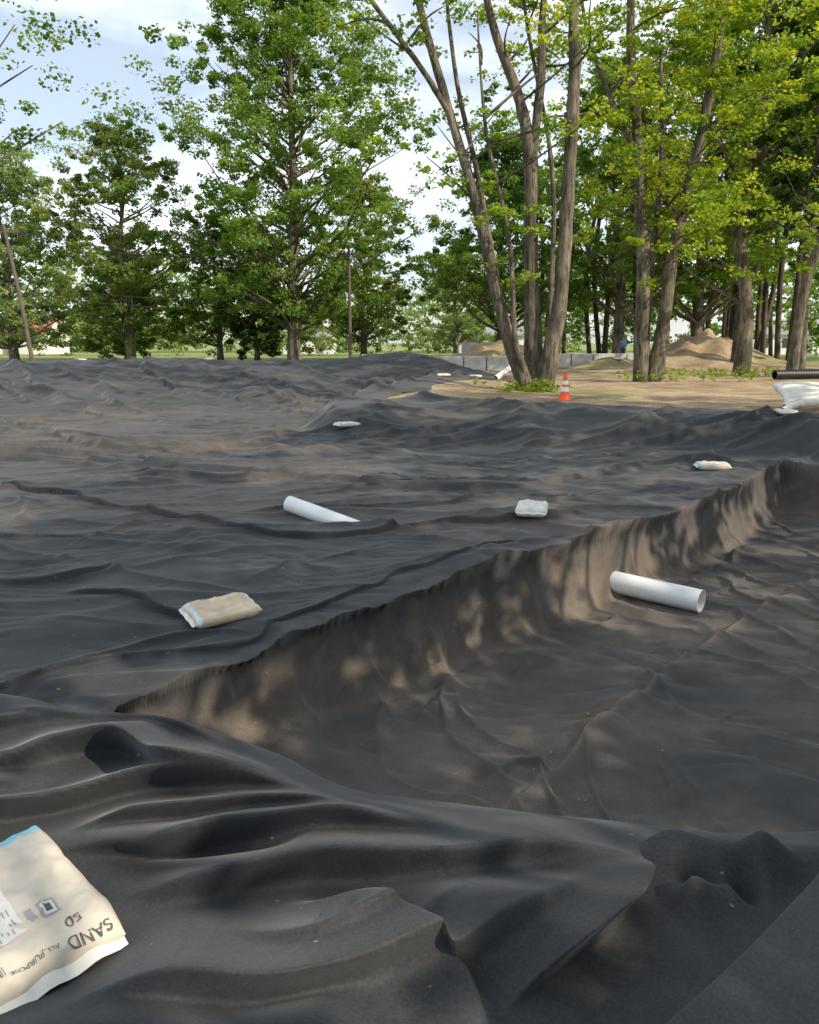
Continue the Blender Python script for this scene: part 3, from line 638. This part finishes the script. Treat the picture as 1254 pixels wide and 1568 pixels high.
M_SKIN=simple('skin',(.42,.26,.19),.6,.05);M_SHIRT=simple('shirt_blue',(.14,.28,.50),.8,.1);M_JEAN=simple('jeans',(.05,.06,.09),.9,.1);M_HAIR=simple('hair',(.05,.035,.025),.8,.1)
def person(x,y,rz):
    e=empty('person',(x,y,gh(x,y)),rz)
    def sk(name,pts,ed,mat):
        m=bpy.data.meshes.new(name);m.from_pydata([p[:3] for p in pts],ed,[]);o=link(bpy.data.objects.new(name,m),e)
        bpy.context.view_layer.objects.active=o;o.select_set(True);o.modifiers.new('s','SKIN')
        if not m.skin_vertices: bpy.ops.mesh.customdata_skin_add()
        if m.skin_vertices:
            for i,v in enumerate(m.skin_vertices[0].data): v.radius=(pts[i][3],pts[i][3]);v.use_root=(i==0)
        s_=o.modifiers.new('ss','SUBSURF');s_.levels=1;s_.render_levels=2;m.materials.append(mat);o.select_set(False)
    sk('torso_and_arms',[(0,0,.98,.14),(0,0,1.2,.145),(0,0,1.38,.15),(0,0,1.48,.06),(-.19,0,1.42,.06),(-.25,.02,1.15,.045),(-.2,.16,.95,.035),(.19,0,1.42,.06),(.25,.02,1.15,.045),(.22,.16,.95,.035)],[(0,1),(1,2),(2,3),(2,4),(4,5),(5,6),(2,7),(7,8),(8,9)],M_SHIRT)
    sk('legs',[(0,0,.95,.14),(-.1,0,.85,.09),(-.11,.02,.5,.065),(-.12,0,.08,.045),(-.12,.14,.04,.04),(.1,0,.85,.09),(.12,.02,.5,.065),(.13,0,.08,.045),(.13,.14,.04,.04)],[(0,1),(1,2),(2,3),(3,4),(0,5),(5,6),(6,7),(7,8)],M_JEAN)
    sk('head',[(0,0,1.50,.055),(0,.01,1.60,.085),(0,0,1.70,.085)],[(0,1),(1,2)],M_SKIN)
    sk('hair',[(0,-.02,1.68,.085),(0,-.02,1.74,.07)],[(0,1)],M_HAIR)
    for sx in (-1,1):
        for i in range(5):
            a=(i-2)*.018;sk('finger',[(sx*.21+a,.17,.93,.014),(sx*.21+a*1.3,.2,.88,.009),(sx*.21+a*1.4,.2,.84+.01*(2-abs(i-2)),.008)],[(0,1),(1,2)],M_SKIN)
person(14.6,55,.4)
b=B();rg=np.random.default_rng(99);C=[]
for k in range(60):
    x=rg.uniform(-3,5);y=rg.uniform(1.8,11)
    if abs(x)<y*.55+.3: C.append((x,y,lh(x,y)+.01))
C=np.array(C);b.leaves(C,.028,rg,rg.uniform(.6,1,len(C)),mi=0,up=2.5)
b.done('fallen_leaves',[L_YEL])
# ---------------------------------------------------------------- light, sky, camera
az=math.atan2(.85,-.50);el=R(36)
sd=Vector((math.sin(az)*math.cos(el),math.cos(az)*math.cos(el),math.sin(el)))
sl=bpy.data.lights.new('sun','SUN');sl.energy=5;sl.angle=R(.5);sl.color=(1,.88,.72)
so=link(bpy.data.objects.new('sun',sl));so.rotation_euler=(-sd).to_track_quat('-Z','Y').to_euler();so.location=(10,-10,20)
w=bpy.data.worlds.new('World');scene.world=w;w.use_nodes=True;nt=w.node_tree
sk=nt.nodes.new('ShaderNodeTexSky');sk.sky_type='NISHITA';sk.sun_disc=False;sk.sun_elevation=el;sk.sun_rotation=az;sk.air_density=1.;sk.dust_density=1.
tc=nt.nodes.new('ShaderNodeTexCoord');mp=nt.nodes.new('ShaderNodeMapping');mp.inputs['Scale'].default_value=(1.3,1.3,4.5)
nt.links.new(tc.outputs['Generated'],mp.inputs[0]);n=nt.nodes.new('ShaderNodeTexNoise');n.inputs['Scale'].default_value=1.6;n.inputs['Detail'].default_value=5;n.inputs['Roughness'].default_value=.55
nt.links.new(mp.outputs[0],n.inputs['Vector'])
r=ramp(nt,n.outputs[0],[(.44,.30),(.62,.95)])
c=mixc(nt,r.outputs[0],sk.outputs[0],(9.6,10.2,10.8))
bg=nt.nodes['Background'];nt.links.new(c,bg.inputs[0]);bg.inputs[1].default_value=.15
cam=bpy.data.cameras.new('camera');co=link(bpy.data.objects.new('camera',cam))
cam.sensor_fit='VERTICAL';cam.sensor_height=24;cam.lens=24*1207/1568;cam.clip_end=5000;cam.clip_start=.05
co.location=(0,0,1.5);co.rotation_euler=(R(77.9),0,0);scene.camera=co
scene.view_settings.view_transform='Standard';scene.view_settings.look='None';scene.view_settings.exposure=0
print('done',time.time()-T0)
